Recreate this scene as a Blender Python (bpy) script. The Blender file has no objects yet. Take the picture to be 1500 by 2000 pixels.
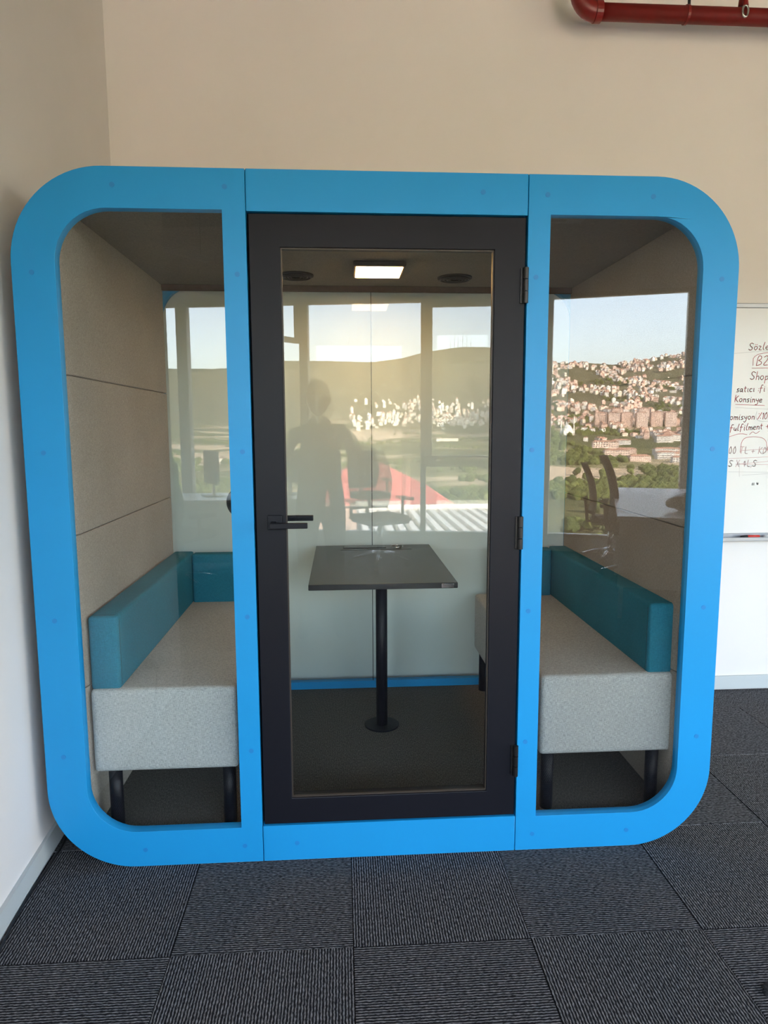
import bpy, bmesh, math, random
from mathutils import Vector, Matrix, noise
from mathutils.geometry import tessellate_polygon
PI = math.pi
random.seed(11)
sc = bpy.context.scene
COL = sc.collection

# ------------------------------------------------------------------ camera
CAM = Vector((0.9602, -2.1456, 1.444))
yaw, pitch, roll = -0.063, -0.125, -0.0039
fwd = Vector((-math.sin(yaw)*math.cos(pitch), math.cos(yaw)*math.cos(pitch), math.sin(pitch)))
rt = Vector((math.cos(yaw), math.sin(yaw), 0)); up = rt.cross(fwd)
r2 = rt*math.cos(roll)+up*math.sin(roll); u2 = -rt*math.sin(roll)+up*math.cos(roll)
cd = bpy.data.cameras.new('camera'); cam = bpy.data.objects.new('camera', cd); COL.objects.link(cam)
cam.matrix_world = Matrix(((r2.x, u2.x, -fwd.x, CAM.x), (r2.y, u2.y, -fwd.y, CAM.y), (r2.z, u2.z, -fwd.z, CAM.z), (0, 0, 0, 1)))
cd.sensor_fit = 'VERTICAL'; cd.sensor_height = 36; cd.lens = 36*1333.6/2000
cd.clip_start = 0.02; cd.clip_end = 20000
sc.camera = cam

# ------------------------------------------------------------------ sky, sun, exposure
world = bpy.data.worlds.new('sky'); sc.world = world; world.use_nodes = True
wn = world.node_tree; bg = wn.nodes['Background']
sun_dir = Vector((0.62, 0.64, 0.46)).normalized()
sky = wn.nodes.new('ShaderNodeTexSky'); sky.sky_type = 'NISHITA'; sky.sun_disc = False
sky.sun_elevation = math.asin(sun_dir.z); sky.sun_rotation = math.atan2(sun_dir.x, sun_dir.y)
sky.air_density = 1.0; sky.dust_density = 2.5; sky.ozone_density = 1.0; sky.altitude = 200
hs = wn.nodes.new('ShaderNodeHueSaturation'); hs.inputs['Saturation'].default_value = 0.62
wn.links.new(sky.outputs[0], hs.inputs['Color']); wn.links.new(hs.outputs[0], bg.inputs[0])
bg.inputs[1].default_value = 1.0
sl = bpy.data.lights.new('sun', 'SUN'); so = bpy.data.objects.new('sun', sl); COL.objects.link(so)
sl.energy = 12; sl.color = (1, .86, .70); sl.angle = 0.009
so.rotation_euler = sun_dir.to_track_quat('Z', 'Y').to_euler()
# sampling portals in the window openings: they give off no light, they only steer the sky sampling through the windows
for px0, py0, px1, py1 in ((-2.4, -6.49, 3.26, -5.57), (3.34, -5.55, 6.56, -4.40), (6.64, -4.36, 9.42, -1.58)):
    pl = bpy.data.lights.new('window_portal', 'AREA'); pl.shape = 'RECTANGLE'; pl.cycles.is_portal = True
    a_, b_ = Vector((px0, py0, 0)), Vector((px1, py1, 0)); d_ = (b_-a_)
    pl.size = d_.length; pl.size_y = 2.7; d_.normalize(); inn = Vector((-d_.y, d_.x, 0))
    po = bpy.data.objects.new('window_portal', pl); COL.objects.link(po); zz_ = -inn; xx_ = d_; yy_ = zz_.cross(xx_); c_ = (a_+b_)/2+inn*.12+Vector((0, 0, 1.53))
    po.matrix_world = Matrix(((xx_.x, yy_.x, zz_.x, c_.x), (xx_.y, yy_.y, zz_.y, c_.y), (xx_.z, yy_.z, zz_.z, c_.z), (0, 0, 0, 1)))
vs = sc.view_settings; vs.view_transform = 'Standard'; vs.look = 'None'; vs.gamma = 1; vs.use_curve_mapping = False
vs.exposure = 1.75
cy = sc.cycles
cy.transparent_max_bounces = 32; cy.max_bounces = 12; cy.diffuse_bounces = 6; cy.glossy_bounces = 6
cy.use_denoising = True; cy.sample_clamp_indirect = 8

# ------------------------------------------------------------------ materials
def nmat(name):
    m = bpy.data.materials.new(name); m.use_nodes = True
    return m, m.node_tree.nodes, m.node_tree.links, m.node_tree.nodes['Principled BSDF']
def plain(name, c, rough=.5, metal=0, spec=.5, var=0, vs_=8, bump=0, bs=60):
    m, n, l, b = nmat(name)
    b.inputs['Base Color'].default_value = (*c, 1); b.inputs['Roughness'].default_value = rough
    b.inputs['Metallic'].default_value = metal; b.inputs['Specular IOR Level'].default_value = spec
    if var or bump:
        tc = n.new('ShaderNodeNewGeometry')
    if var:
        t = n.new('ShaderNodeTexNoise'); t.inputs['Scale'].default_value = vs_; t.inputs['Detail'].default_value = 5
        l.new(tc.outputs['Position'], t.inputs['Vector'])
        r = n.new('ShaderNodeMapRange'); r.inputs[1].default_value = .3; r.inputs[2].default_value = .7
        r.inputs[3].default_value = 1-var; r.inputs[4].default_value = 1+var
        l.new(t.outputs[0], r.inputs[0])
        mx = n.new('ShaderNodeVectorMath'); mx.operation = 'SCALE'; mx.inputs[0].default_value = c
        l.new(r.outputs[0], mx.inputs['Scale']); l.new(mx.outputs[0], b.inputs['Base Color'])
    if bump:
        t = n.new('ShaderNodeTexNoise'); t.inputs['Scale'].default_value = bs; t.inputs['Detail'].default_value = 4
        l.new(tc.outputs['Position'], t.inputs['Vector'])
        bp = n.new('ShaderNodeBump'); bp.inputs['Strength'].default_value = bump; bp.inputs['Distance'].default_value = .002
        l.new(t.outputs[0], bp.inputs['Height']); l.new(bp.outputs[0], b.inputs['Normal'])
    return m
def fabric(name, c1, c2, scale=420, rough=.9, bump=.5, blotch=.1, sheen=0):
    # woven cloth: threads along x, y and z as three stretched noises
    m, n, l, b = nmat(name)
    g = n.new('ShaderNodeNewGeometry'); prev = None
    for ax in range(3):
        mp = n.new('ShaderNodeMapping'); sv = [scale]*3; sv[ax] = scale*.13
        mp.inputs['Scale'].default_value = sv
        l.new(g.outputs['Position'], mp.inputs['Vector'])
        t = n.new('ShaderNodeTexNoise'); t.inputs['Scale'].default_value = 1; t.inputs['Detail'].default_value = 1
        l.new(mp.outputs[0], t.inputs['Vector'])
        if prev is None: prev = t.outputs[0]
        else:
            a = n.new('ShaderNodeMath'); a.operation = 'ADD'; l.new(prev, a.inputs[0]); l.new(t.outputs[0], a.inputs[1]); prev = a.outputs[0]
    r = n.new('ShaderNodeMapRange'); r.inputs[1].default_value = 1.2; r.inputs[2].default_value = 1.8
    l.new(prev, r.inputs[0])
    mx = n.new('ShaderNodeMix'); mx.data_type = 'RGBA'; mx.inputs[6].default_value = (*c1, 1); mx.inputs[7].default_value = (*c2, 1)
    l.new(r.outputs[0], mx.inputs[0])
    t = n.new('ShaderNodeTexNoise'); t.inputs['Scale'].default_value = 3; l.new(g.outputs['Position'], t.inputs['Vector'])
    r2_ = n.new('ShaderNodeMapRange'); r2_.inputs[1].default_value = .3; r2_.inputs[2].default_value = .7; r2_.inputs[3].default_value = 1-blotch; r2_.inputs[4].default_value = 1+blotch
    l.new(t.outputs[0], r2_.inputs[0])
    sc_ = n.new('ShaderNodeVectorMath'); sc_.operation = 'SCALE'; l.new(mx.outputs[2], sc_.inputs[0]); l.new(r2_.outputs[0], sc_.inputs['Scale'])
    l.new(sc_.outputs[0], b.inputs['Base Color'])
    bp = n.new('ShaderNodeBump'); bp.inputs['Strength'].default_value = bump; bp.inputs['Distance'].default_value = .001
    l.new(r.outputs[0], bp.inputs['Height']); l.new(bp.outputs[0], b.inputs['Normal'])
    b.inputs['Roughness'].default_value = rough; b.inputs['Specular IOR Level'].default_value = .2
    return m
def glass(name, gain, tint=(.95, .97, .96)):
    # thin pane: both reflections of the sheet taken on the face towards the ray, the far face lets it out
    m, n, l, b = nmat(name); n.remove(b); out = n['Material Output']
    tr = n.new('ShaderNodeBsdfTransparent'); tr.inputs[0].default_value = (*tint, 1)
    tr2 = n.new('ShaderNodeBsdfTransparent')
    gl = n.new('ShaderNodeBsdfGlossy'); gl.inputs['Roughness'].default_value = 0
    fr = n.new('ShaderNodeFresnel'); fr.inputs['IOR'].default_value = 1.5
    mu = n.new('ShaderNodeMath'); mu.operation = 'MULTIPLY'; mu.inputs[1].default_value = gain; mu.use_clamp = True
    l.new(fr.outputs[0], mu.inputs[0])
    mx = n.new('ShaderNodeMixShader'); l.new(mu.outputs[0], mx.inputs[0]); l.new(tr.outputs[0], mx.inputs[1]); l.new(gl.outputs[0], mx.inputs[2])
    g = n.new('ShaderNodeNewGeometry'); m2 = n.new('ShaderNodeMixShader')
    l.new(g.outputs['Backfacing'], m2.inputs[0]); l.new(mx.outputs[0], m2.inputs[1]); l.new(tr2.outputs[0], m2.inputs[2])
    l.new(m2.outputs[0], out.inputs['Surface'])
    return m
def emis(name, c, s):
    m, n, l, b = nmat(name); b.inputs['Base Color'].default_value = (*c, 1)
    b.inputs['Emission Color'].default_value = (*c, 1); b.inputs['Emission Strength'].default_value = s
    return m
def carpet(name, axis, c1, c2, pitch=.0080):
    m, n, l, b = nmat(name)
    g = n.new('ShaderNodeNewGeometry'); sx = n.new('ShaderNodeSeparateXYZ'); l.new(g.outputs['Position'], sx.inputs[0])
    # wobble
    nz = n.new('ShaderNodeTexNoise'); nz.inputs['Scale'].default_value = 60; l.new(g.outputs['Position'], nz.inputs['Vector'])
    ad = n.new('ShaderNodeMath'); ad.operation = 'MULTIPLY_ADD'; ad.inputs[1].default_value = .004
    l.new(nz.outputs[0], ad.inputs[0]); l.new(sx.outputs[axis], ad.inputs[2])
    mu = n.new('ShaderNodeMath'); mu.operation = 'MULTIPLY'; mu.inputs[1].default_value = 2*PI/pitch; l.new(ad.outputs[0], mu.inputs[0])
    si = n.new('ShaderNodeMath'); si.operation = 'SINE'; l.new(mu.outputs[0], si.inputs[0])
    fl = n.new('ShaderNodeTexNoise'); fl.inputs['Scale'].default_value = 1; fl.inputs['Detail'].default_value = 2
    mp = n.new('ShaderNodeMapping'); s = [330, 330, 330]; s[1-axis] = 90; mp.inputs['Scale'].default_value = s
    l.new(g.outputs['Position'], mp.inputs[0]); l.new(mp.outputs[0], fl.inputs['Vector'])
    a = n.new('ShaderNodeMath'); a.operation = 'MULTIPLY_ADD'; a.inputs[1].default_value = .22; l.new(si.outputs[0], a.inputs[0]); l.new(fl.outputs[0], a.inputs[2])
    r = n.new('ShaderNodeMapRange'); r.inputs[1].default_value = .44; r.inputs[2].default_value = .90; l.new(a.outputs[0], r.inputs[0])
    mx = n.new('ShaderNodeMix'); mx.data_type = 'RGBA'; mx.inputs[6].default_value = (*c1, 1); mx.inputs[7].default_value = (*c2, 1)
    l.new(r.outputs[0], mx.inputs[0]); l.new(mx.outputs[2], b.inputs['Base Color'])
    bp = n.new('ShaderNodeBump'); bp.inputs['Strength'].default_value = .6; bp.inputs['Distance'].default_value = .002
    l.new(a.outputs[0], bp.inputs['Height']); l.new(bp.outputs[0], b.inputs['Normal'])
    b.inputs['Roughness'].default_value = .95; b.inputs['Specular IOR Level'].default_value = .1
    return m

M = {}
M['blue'] = plain('blue_lacquer', (.010, .27, .60), .42, spec=.35, var=.02, vs_=3)
M['cap'] = plain('blue_cap', (.010, .20, .52), .5)
M['black'] = plain('black_powdercoat', (.006, .006, .010), .45, spec=.22)
M['hinge'] = plain('dark_metal', (.03, .028, .028), .35, metal=.6)
M['gap'] = plain('black_rubber', (.006, .006, .007), .8)
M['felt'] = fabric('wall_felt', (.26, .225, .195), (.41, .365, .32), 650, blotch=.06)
M['feltdark'] = plain('dark_felt', (.10, .075, .06), .95, var=.1, vs_=60)
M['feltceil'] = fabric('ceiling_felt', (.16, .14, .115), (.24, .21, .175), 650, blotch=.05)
M['seat'] = fabric('seat_cloth', (.30, .31, .305), (.55, .56, .545), 600, blotch=.05)
M['teal'] = fabric('teal_cloth', (.012, .135, .20), (.022, .19, .28), 600, bump=.25, blotch=.1)
M['seam'] = plain('teal_seam', (.006, .06, .085), .8)
M['shell'] = plain('shell_panel', (.35, .37, .38), .6)
M['podfloor'] = carpet('pod_carpet', 0, (.07, .066, .062), (.30, .28, .25), .003)
M['carpet_x'] = carpet('carpet_rib_across', 1, (.0135, .013, .015), (.31, .305, .32))
M['carpet_y'] = carpet('carpet_rib_along', 0, (.0135, .013, .015), (.31, .305, .32))
M['wall'] = plain('painted_wall', (.78, .735, .705), .75, spec=.25, var=.015, vs_=2.5, bump=.12, bs=90)
M['ceil'] = plain('concrete_ceiling', (.33, .31, .28), .85, var=.12, vs_=2)
M['skirt'] = plain('grey_skirting', (.52, .55, .55), .5)
M['alu'] = plain('window_profile', (.55, .53, .47), .45)
M['glass'] = glass('pod_glass', 1.4, (.94, .97, .965))
M['glassr'] = glass('pod_glass_coated', 2.1, (.86, .86, .84))
M['glassb'] = glass('pod_glass_rear', .75, (.88, .955, .94))
M['wglass'] = glass('window_glass', 1.2, (.97, .98, .97))
M['lamp'] = emis('lamp_diffuser', (1, .56, .20), 13)
M['lampbody'] = plain('lamp_body', (.04, .028, .02), .5)
M['table'] = plain('table_laminate', (.022, .022, .023), .33, spec=.5, var=.15, vs_=30)
M['chrome'] = plain('chrome', (.7, .7, .68), .15, metal=1)
M['white'] = plain('white_laminate', (.80, .81, .82), .35)
M['whiteboard'] = plain('whiteboard_enamel', (.78, .77, .76), .22, spec=.5)
M['trayalu'] = plain('tray_aluminium', (.42, .43, .46), .35, metal=.5)
M['red'] = plain('red_pipe_paint', (.20, .012, .010), .35, spec=.5, var=.08, vs_=14)
M['ink'] = plain('red_marker', (.50, .10, .12), .6)
M['inkf'] = plain('faded_red_marker', (.62, .42, .42), .6)
M['inkg'] = plain('faded_grey_marker', (.50, .49, .50), .6)
M['redpen'] = plain('red_plastic', (.6, .03, .02), .4)
M['cable'] = plain('cable_black', (.012, .012, .014), .5)
M['mesh'] = plain('chair_mesh', (.045, .04, .038), .8)
M['jacket'] = plain('green_jacket', (.10, .20, .04), .85)
M['shirt'] = plain('dark_shirt', (.025, .022, .022), .9, var=.1)
M['skin'] = plain('skin', (.38, .22, .15), .55)
M['hair'] = plain('hair', (.02, .014, .01), .7)
M['trouser'] = plain('trousers', (.04, .045, .06), .9)
M['parcel'] = plain('parcel_wrap', (.30, .24, .17), .3, var=.3, vs_=30)
M['screen'] = plain('monitor_back', (.05, .05, .055), .5)

# ------------------------------------------------------------------ helpers
def link(o, parent=None):
    COL.objects.link(o)
    if parent is not None: o.parent = parent
    return o
def tag(o, label=None, cat=None, group=None, kind=None):
    if label: o['label'] = label
    if cat: o['category'] = cat
    if group: o['group'] = group
    if kind: o['kind'] = kind
    return o
def thing(name, label, cat, loc=(0, 0, 0), rz=0, group=None):
    o = bpy.data.objects.new(name, None); COL.objects.link(o); o.empty_display_size = .1
    o.location = loc; o.rotation_euler.z = rz
    return tag(o, label, cat, group)
def fin(name, bm, mat, parent=None, smooth=False, bevel=0, seg=2, loc=None):
    me = bpy.data.meshes.new(name); bmesh.ops.recalc_face_normals(bm, faces=bm.faces); bm.to_mesh(me); bm.free()
    for m in (mat if isinstance(mat, (list, tuple)) else [mat]): me.materials.append(m)
    if smooth:
        for p in me.polygons: p.use_smooth = True
    o = bpy.data.objects.new(name, me); link(o, parent)
    if loc: o.location = loc
    if bevel:
        b = o.modifiers.new('bevel', 'BEVEL'); b.width = bevel; b.segments = seg; b.limit_method = 'ANGLE'; b.angle_limit = .6
        b.harden_normals = False
        if smooth is False and seg > 1:
            for p in me.polygons: p.use_smooth = True
            try:
                me.set_sharp_from_angle(angle=.6)
            except Exception: pass
    return o
def abox(bm, x0, x1, y0, y1, z0, z1, mi=0, mat=None):
    vs_ = [bm.verts.new((x, y, z)) for x in (x0, x1) for y in (y0, y1) for z in (z0, z1)]
    if mat is not None:
        for v in vs_: v.co = mat @ v.co
    for f in ((0, 1, 3, 2), (4, 6, 7, 5), (0, 4, 5, 1), (2, 3, 7, 6), (0, 2, 6, 4), (1, 5, 7, 3)):
        fc = bm.faces.new([vs_[i] for i in f]); fc.material_index = mi
def box(name, mat, x0, x1, y0, y1, z0, z1, parent=None, bevel=0, seg=2):
    bm = bmesh.new(); abox(bm, x0, x1, y0, y1, z0, z1)
    return fin(name, bm, mat, parent, bevel=bevel, seg=seg)
def atube(bm, pts, r, n=10, caps=True, mi=0):
    pts = [Vector(p) for p in pts]; rs = r if isinstance(r, (list, tuple)) else [r]*len(pts)
    rings = []; last = None
    for i, p in enumerate(pts):
        d = (pts[min(i+1, len(pts)-1)]-pts[max(i-1, 0)]).normalized()
        if last is None:
            a = d.orthogonal().normalized()
        else:
            a = (last-d*last.dot(d)).normalized()
        last = a; b = d.cross(a)
        rings.append([bm.verts.new(p+(a*math.cos(t)+b*math.sin(t))*rs[i]) for t in [2*PI*k/n for k in range(n)]])
    for i in range(len(rings)-1):
        for k in range(n):
            f = bm.faces.new((rings[i][k], rings[i][(k+1) % n], rings[i+1][(k+1) % n], rings[i+1][k])); f.material_index = mi
    if caps:
        bm.faces.new(rings[0][::-1]).material_index = mi; bm.faces.new(rings[-1]).material_index = mi
def tube(name, mat, pts, r, parent=None, n=12, smooth=True):
    bm = bmesh.new(); atube(bm, pts, r, n)
    o = fin(name, bm, mat, parent)
    for p in o.data.polygons: p.use_smooth = len(p.vertices) == 4
    return o
def prism(name, mat, poly, z0, z1, parent=None, bevel=0):
    bm = bmesh.new(); a = [bm.verts.new((x, y, z0)) for x, y in poly]; b = [bm.verts.new((x, y, z1)) for x, y in poly]
    n = len(poly)
    for i in range(n): bm.faces.new((a[i], a[(i+1) % n], b[(i+1) % n], b[i]))
    bm.faces.new(a[::-1]); bm.faces.new(b)
    return fin(name, bm, mat, parent, bevel=bevel)
def plate(name, mat, outer, holes, y0, y1, parent=None, bevel=0, mi=None):
    # polygon in x,z with holes, thick in y
    loops = [outer]+list(holes); bm = bmesh.new(); fr = []; bk = []
    for lp in loops:
        fr.append([bm.verts.new((x, y0, z)) for x, z in lp]); bk.append([bm.verts.new((x, y1, z)) for x, z in lp])
    tris = tessellate_polygon([[Vector((x, z, 0)) for x, z in lp] for lp in loops])
    ff = [v for l_ in fr for v in l_]; bb = [v for l_ in bk for v in l_]
    for t in tris:
        try: bm.faces.new([ff[i] for i in t]); bm.faces.new([bb[i] for i in t][::-1])
        except ValueError: pass
    for a, b in zip(fr, bk):
        n = len(a)
        for i in range(n): bm.faces.new((a[i], b[i], b[(i+1) % n], a[(i+1) % n]))
    bmesh.ops.recalc_face_normals(bm, faces=bm.faces)
    return fin(name, bm, mat, parent, bevel=bevel)
def rrect(x0, x1, z0, z1, rs, n=12):
    # rs: radii bl, br, tr, tl
    out = []
    for (cx, cz, a0, r) in ((x0+rs[0], z0+rs[0], PI, rs[0]), (x1-rs[1], z0+rs[1], 1.5*PI, rs[1]), (x1-rs[2], z1-rs[2], 0, rs[2]), (x0+rs[3], z1-rs[3], .5*PI, rs[3])):
        if r <= 0: out.append((cx, cz)); continue
        for k in range(n+1):
            a = a0+.5*PI*k/n; out.append((cx+r*math.cos(a), cz+r*math.sin(a)))
    return out
def disc(name, mat, c, r, h, axis='z', parent=None, n=32, bevel=0):
    bm = bmesh.new(); ax = {'x': Vector((1, 0, 0)), 'y': Vector((0, 1, 0)), 'z': Vector((0, 0, 1))}[axis]
    c = Vector(c); atube(bm, [c, c+ax*h], r, n)
    o = fin(name, bm, mat, parent, bevel=bevel)
    for p in o.data.polygons: p.use_smooth = len(p.vertices) == 4
    return o
def struct(o): o['kind'] = 'structure'; return o

# ------------------------------------------------------------------ room shell
GY = 0.036                      # twice the glass plane, so a point seen Y deep in the pane stands at GY-Y
def wy(x):                      # the window line in plan
    if x <= 3.3: return GY-(6.17-.16*x)
    if x <= 6.6: return GY-(5.64-.36*(x-3.3))
    return GY-(4.452-1.0*(x-6.6))  # unseen window stretch, added and angled to light the left wall
XL, XR, YB, ZC = -2.5, 9.5, 1.35, 3.75
YE = -1.64                      # where the left partition ends
def lw(y): return -.045-.05*y   # face of the left partition
outline = [(XL, YE), (lw(YE)-.14, YE), (lw(YE)-.14, YB), (XR, YB), (XR, wy(XR)), (6.6, wy(6.6)), (3.3, wy(3.3)), (XL, wy(XL))]
floor = struct(prism('floor', M['carpet_y'], outline, -.25, -.006))
struct(prism('ceiling', M['ceil'], outline, ZC, ZC+.2))
wb_ = struct(box('wall_back', M['wall'], -.3, XR, YB, YB+.2, -.2, ZC))
struct(prism('wall_left', M['wall'], [(lw(YE), YE), (lw(YB), YB), (lw(YB)-.14, YB), (lw(YB)-.14, YB+.1), (lw(YE)-.16, YB), (lw(YE)-.16, YE)], -.2, ZC))
struct(prism('wall_far_left', M['wall'], [(XL, YE), (lw(YE)-.14, YE), (lw(YE)-.14, YE+.15), (XL-.15, YE+.15), (XL-.15, wy(XL)), (XL, wy(XL))], -.2, ZC))
struct(box('wall_right', M['wall'], XR, XR+.15, wy(XR)-.1, YB+.2, -.2, ZC))
def seg_quad(x0, x1, t0, t1):   # strip along the window line, from t0 inside to t1 outside
    a, b = Vector((x0, wy(x0))), Vector((x1, wy(x1)))
    d = (b-a).normalized(); nrm = Vector((d.y, -d.x))
    return [tuple(a-nrm*t0), tuple(b-nrm*t0), tuple(b+nrm*t1), tuple(a+nrm*t1)]
SILL, HEAD = .16, 2.90
for i, (a, b) in enumerate(((XL, 3.3), (3.3, 6.6), (6.6, XR))):
    nm = ('wall_front', 'wall_front_right', 'wall_added_right')[i]
    w = struct(prism(nm, M['wall'], seg_quad(a, b, .02, .18), -.2, SILL))
    prism('header', M['wall'], seg_quad(a, b, .02, .18), HEAD, ZC, w)
# skirtings
struct(box('baseboard_back', M['skirt'], lw(YB)+.0, XR, YB-.014, YB, 0, .075, bevel=.003))
struct(prism('baseboard_left', M['skirt'], [(lw(YE), YE), (lw(YE)+.013, YE), (lw(YB)+.013, YB-.015), (lw(YB), YB-.015)], 0, .075))
# carpet tiles near the pod, each its own piece; ribs turn a quarter from tile to tile
T = .503; tm = {}
def tile_mesh(k):
    bm = bmesh.new(); h = T/2-.0012
    abox(bm, -h, h, -h, h, -.006, 0)
    bmesh.ops.recalc_face_normals(bm, faces=bm.faces)
    bmesh.ops.bevel(bm, geom=[e for e in bm.edges if all(v.co.z > -.001 for v in e.verts)], offset=.0010, segments=1, affect='EDGES')
    me = bpy.data.meshes.new('carpet_tile'); bm.to_mesh(me); bm.free(); me.materials.append(M['carpet_x' if k else 'carpet_y']); return me
tmesh = (tile_mesh(0), tile_mesh(1))
for i in range(-1, 13):
    for j in range(-9, 4):
        cx, cy_ = .98+T*(i+.5-2), -.40+T*(j+.5)
        if i < 0 and cy_ > -1.9: continue
        if cy_+T/2 > YB or cy_-T/2 < wy(cx)+.15 or cx > 7: continue
        if cx-T/2 < lw(cy_-T/2)-.001 and cy_ > -2.3:
            pass
        o = bpy.data.objects.new('carpet_tile', tmesh[(i+j) % 2 == 1]); link(o, floor); o.location = (cx, cy_, 0)
        if i == 0 and cy_ > -1.7: # cut-down tile along the partition
            x0 = lw(cy_)+.02; x1 = cx+T/2-.0012
            o.scale.x = (x1-x0)/(T-.0024); o.location.x = (x0+x1)/2
# worn spot
bm = bmesh.new()
for k in range(9):
    a = k*.9; r = .016*random.random(); x, y = 2.04+r*math.cos(a), -.625+r*math.sin(a)*1.3
    bmesh.ops.create_icosphere(bm, subdivisions=1, radius=.006+.006*random.random(), matrix=Matrix.Translation((x, y, .002)) @ Matrix.Diagonal((1, 1, .35, 1)))
tag(fin('lint_clump', bm, M['gap']), 'small black clump of lint on the carpet near the right edge', 'lint')

# window line: posts, sills, panes
win_n = [0]
def bar(name, x0, x1, z0, z1, t0, t1, parent, mat=None, bevel=.006):
    return prism(name, mat or M['alu'], seg_quad(x0, x1, t0, t1), z0, z1, parent, bevel=bevel)
def window(x0, x1, sash=None):
    win_n[0] += 1
    w = bpy.data.objects.new('window_%d' % win_n[0], None); COL.objects.link(w); w['kind'] = 'structure'
    bar('window_head', x0, x1, HEAD-.05, HEAD, .03, .05, w); bar('window_sill', x0, x1, SILL, SILL+.04, .04, .05, w)
    bar('window_pane', x0, x1, SILL, HEAD, -.005, .013, w, M['wglass'], bevel=0)
    if sash:
        zt = sash
        bar('transom', x0, x1, zt-.07, zt+.06, .05, .04, w)
        for s0, s1 in ((x0, x0+.07), (x1-.07, x1)): bar('sash_stile', s0, s1, zt+.06, HEAD-.05, .05, .02, w)
        bar('sash_rail', x0+.07, x1-.07, HEAD-.11, HEAD-.05, .05, .02, w)
        bar('window_handle', x1-.45, x1-.30, zt+.085, zt+.10, .09, -.075, w, M['hinge'], bevel=0)
    return w
window(-2.4, -.96); window(-.83, -.05); window(.01, .5)
window(.6, 1.9); window(1.96, 3.24, 1.04); window(3.37, 4.68)
window(4.78, 6.5); window(6.66, 8.0); window(8.08, 9.4)  # last two stand in the added stretch that brings light from the right
tn = 0
for a, b in ((-.96, -.83), (-.05, .01), (.5, .6), (1.9, 1.96), (3.24, 3.3), (3.3, 3.37), (4.68, 4.78), (6.5, 6.6), (6.6, 6.66), (8.0, 8.08), (9.4, 9.5), (-2.5, -2.4)):
    tn += 1; struct(bar('trim_%d' % tn, a, b, SILL, HEAD, .06, .06, None))
def open_sash(xh, L, ang, z0, z1, wnd, sgn):
    d = Vector((sgn*math.cos(ang), math.sin(ang))); h = Vector((xh, wy(xh)+.07)); n_ = Vector((-d.y, d.x))
    f = [h, h+d*L, h+d*L+n_*.04, h+n_*.04]
    w = bpy.data.objects.new('open_sash', None); link(w, wnd)
    prism('sash_rail', M['alu'], [tuple(p) for p in f], z0, z0+.06, w); prism('sash_rail', M['alu'], [tuple(p) for p in f], z1-.05, z1, w)
    for s in (0, L-.05):
        g = [h+d*s, h+d*(s+.05), h+d*(s+.05)+n_*.04, h+d*s+n_*.04]
        prism('sash_stile', M['alu'], [tuple(p) for p in g], z0, z1, w)
open_sash(.5, .5, .9, 2.40, 2.88, bpy.data.objects['window_3'], -1)
open_sash(4.80, .45, .8, 2.25, 2.85, bpy.data.objects['window_7'], 1)

# ------------------------------------------------------------------ the pod
W, H = 2.215, 2.20
A_, B_, C_ = .126, .617, .687          # left opening, mullion, door seam
RC, RB, RA = 1.540, 1.610, 2.099
WT, WB, DT, DB = 2.083, .122, 2.080, .1245
RO, RI = .275, .155
FT = .036
pod = thing('office_pod', 'large blue-framed acoustic meeting pod with rounded corners and a glazed black door', 'office pod', (1.1, 0, 0))
def P(o):   # parent to pod, whose empty is offset
    o.location.x -= 1.1; return o
def arc(cx, cz, r, a0, a1, n=20): return [(cx+r*math.cos(a0+(a1-a0)*k/n), cz+r*math.sin(a0+(a1-a0)*k/n)) for k in range(n+1)]
g = .0008
outL = [(C_-g, 0), (C_-g, H)]+arc(RO, H-RO, RO, PI/2, PI)+arc(RO, RO, RO, PI, 1.5*PI)
holeL = rrect(A_, B_, WB, WT, (RI, 0, 0, RI))
fL = P(plate('frame_side', M['blue'], outL, [holeL], 0, FT, pod, bevel=.0025))
outR = [(RC+g, H), (RC+g, 0)]+arc(W-RO, RO, RO, 1.5*PI, 2*PI)+arc(W-RO, H-RO, RO, 0, PI/2)
holeR = rrect(RB, RA, WB, WT, (0, RI, RI, 0))
fR = P(plate('frame_side', M['blue'], outR, [holeR], 0, FT, pod, bevel=.0025))
fT = P(plate('frame_header', M['blue'], [(C_+g, DT), (RC-g, DT), (RC-g, H), (C_+g, H)], [], 0, FT, pod, bevel=.0025))
fB = P(plate('frame_sill', M['blue'], [(C_+g, 0), (RC-g, 0), (RC-g, DB), (C_+g, DB)], [], 0, FT, pod, bevel=.0025))
capm = None
def cap(x, z, par):
    global capm
    if capm is None:
        o = disc('screw_cap', M['cap'], (0, -.0012, 0), .0075, .003, 'y', None, 16); capm = o.data; bpy.data.objects.remove(o)
    c = bpy.data.objects.new('screw_cap', capm); link(c, par); c.location = (x, 0, z)
for z in (1.898, 1.367, .841, .39):
    cap(.058, z, fL); cap(.657, z, fL); cap(1.568, z, fR); cap(2.161, z, fR)
for x in (.302, .627): cap(x, 2.148, fL); cap(x, .058, fL)
for x in (1.599, 1.929): cap(x, 2.141, fR); cap(x, .058, fR)
cap(1.40, 2.145, fT); cap(.80, .06, fB)
# side panes
P(plate('glass_pane', M['glass'], rrect(A_-.012, B_+.012, WB-.012, WT+.012, (RI, 0, 0, RI)), [], .018, .026, pod))
P(plate('glass_pane', M['glassr'], rrect(RB-.012, RA+.012, WB-.012, WT+.012, (0, RI, RI, 0)), [], .018, .026, pod))
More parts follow.
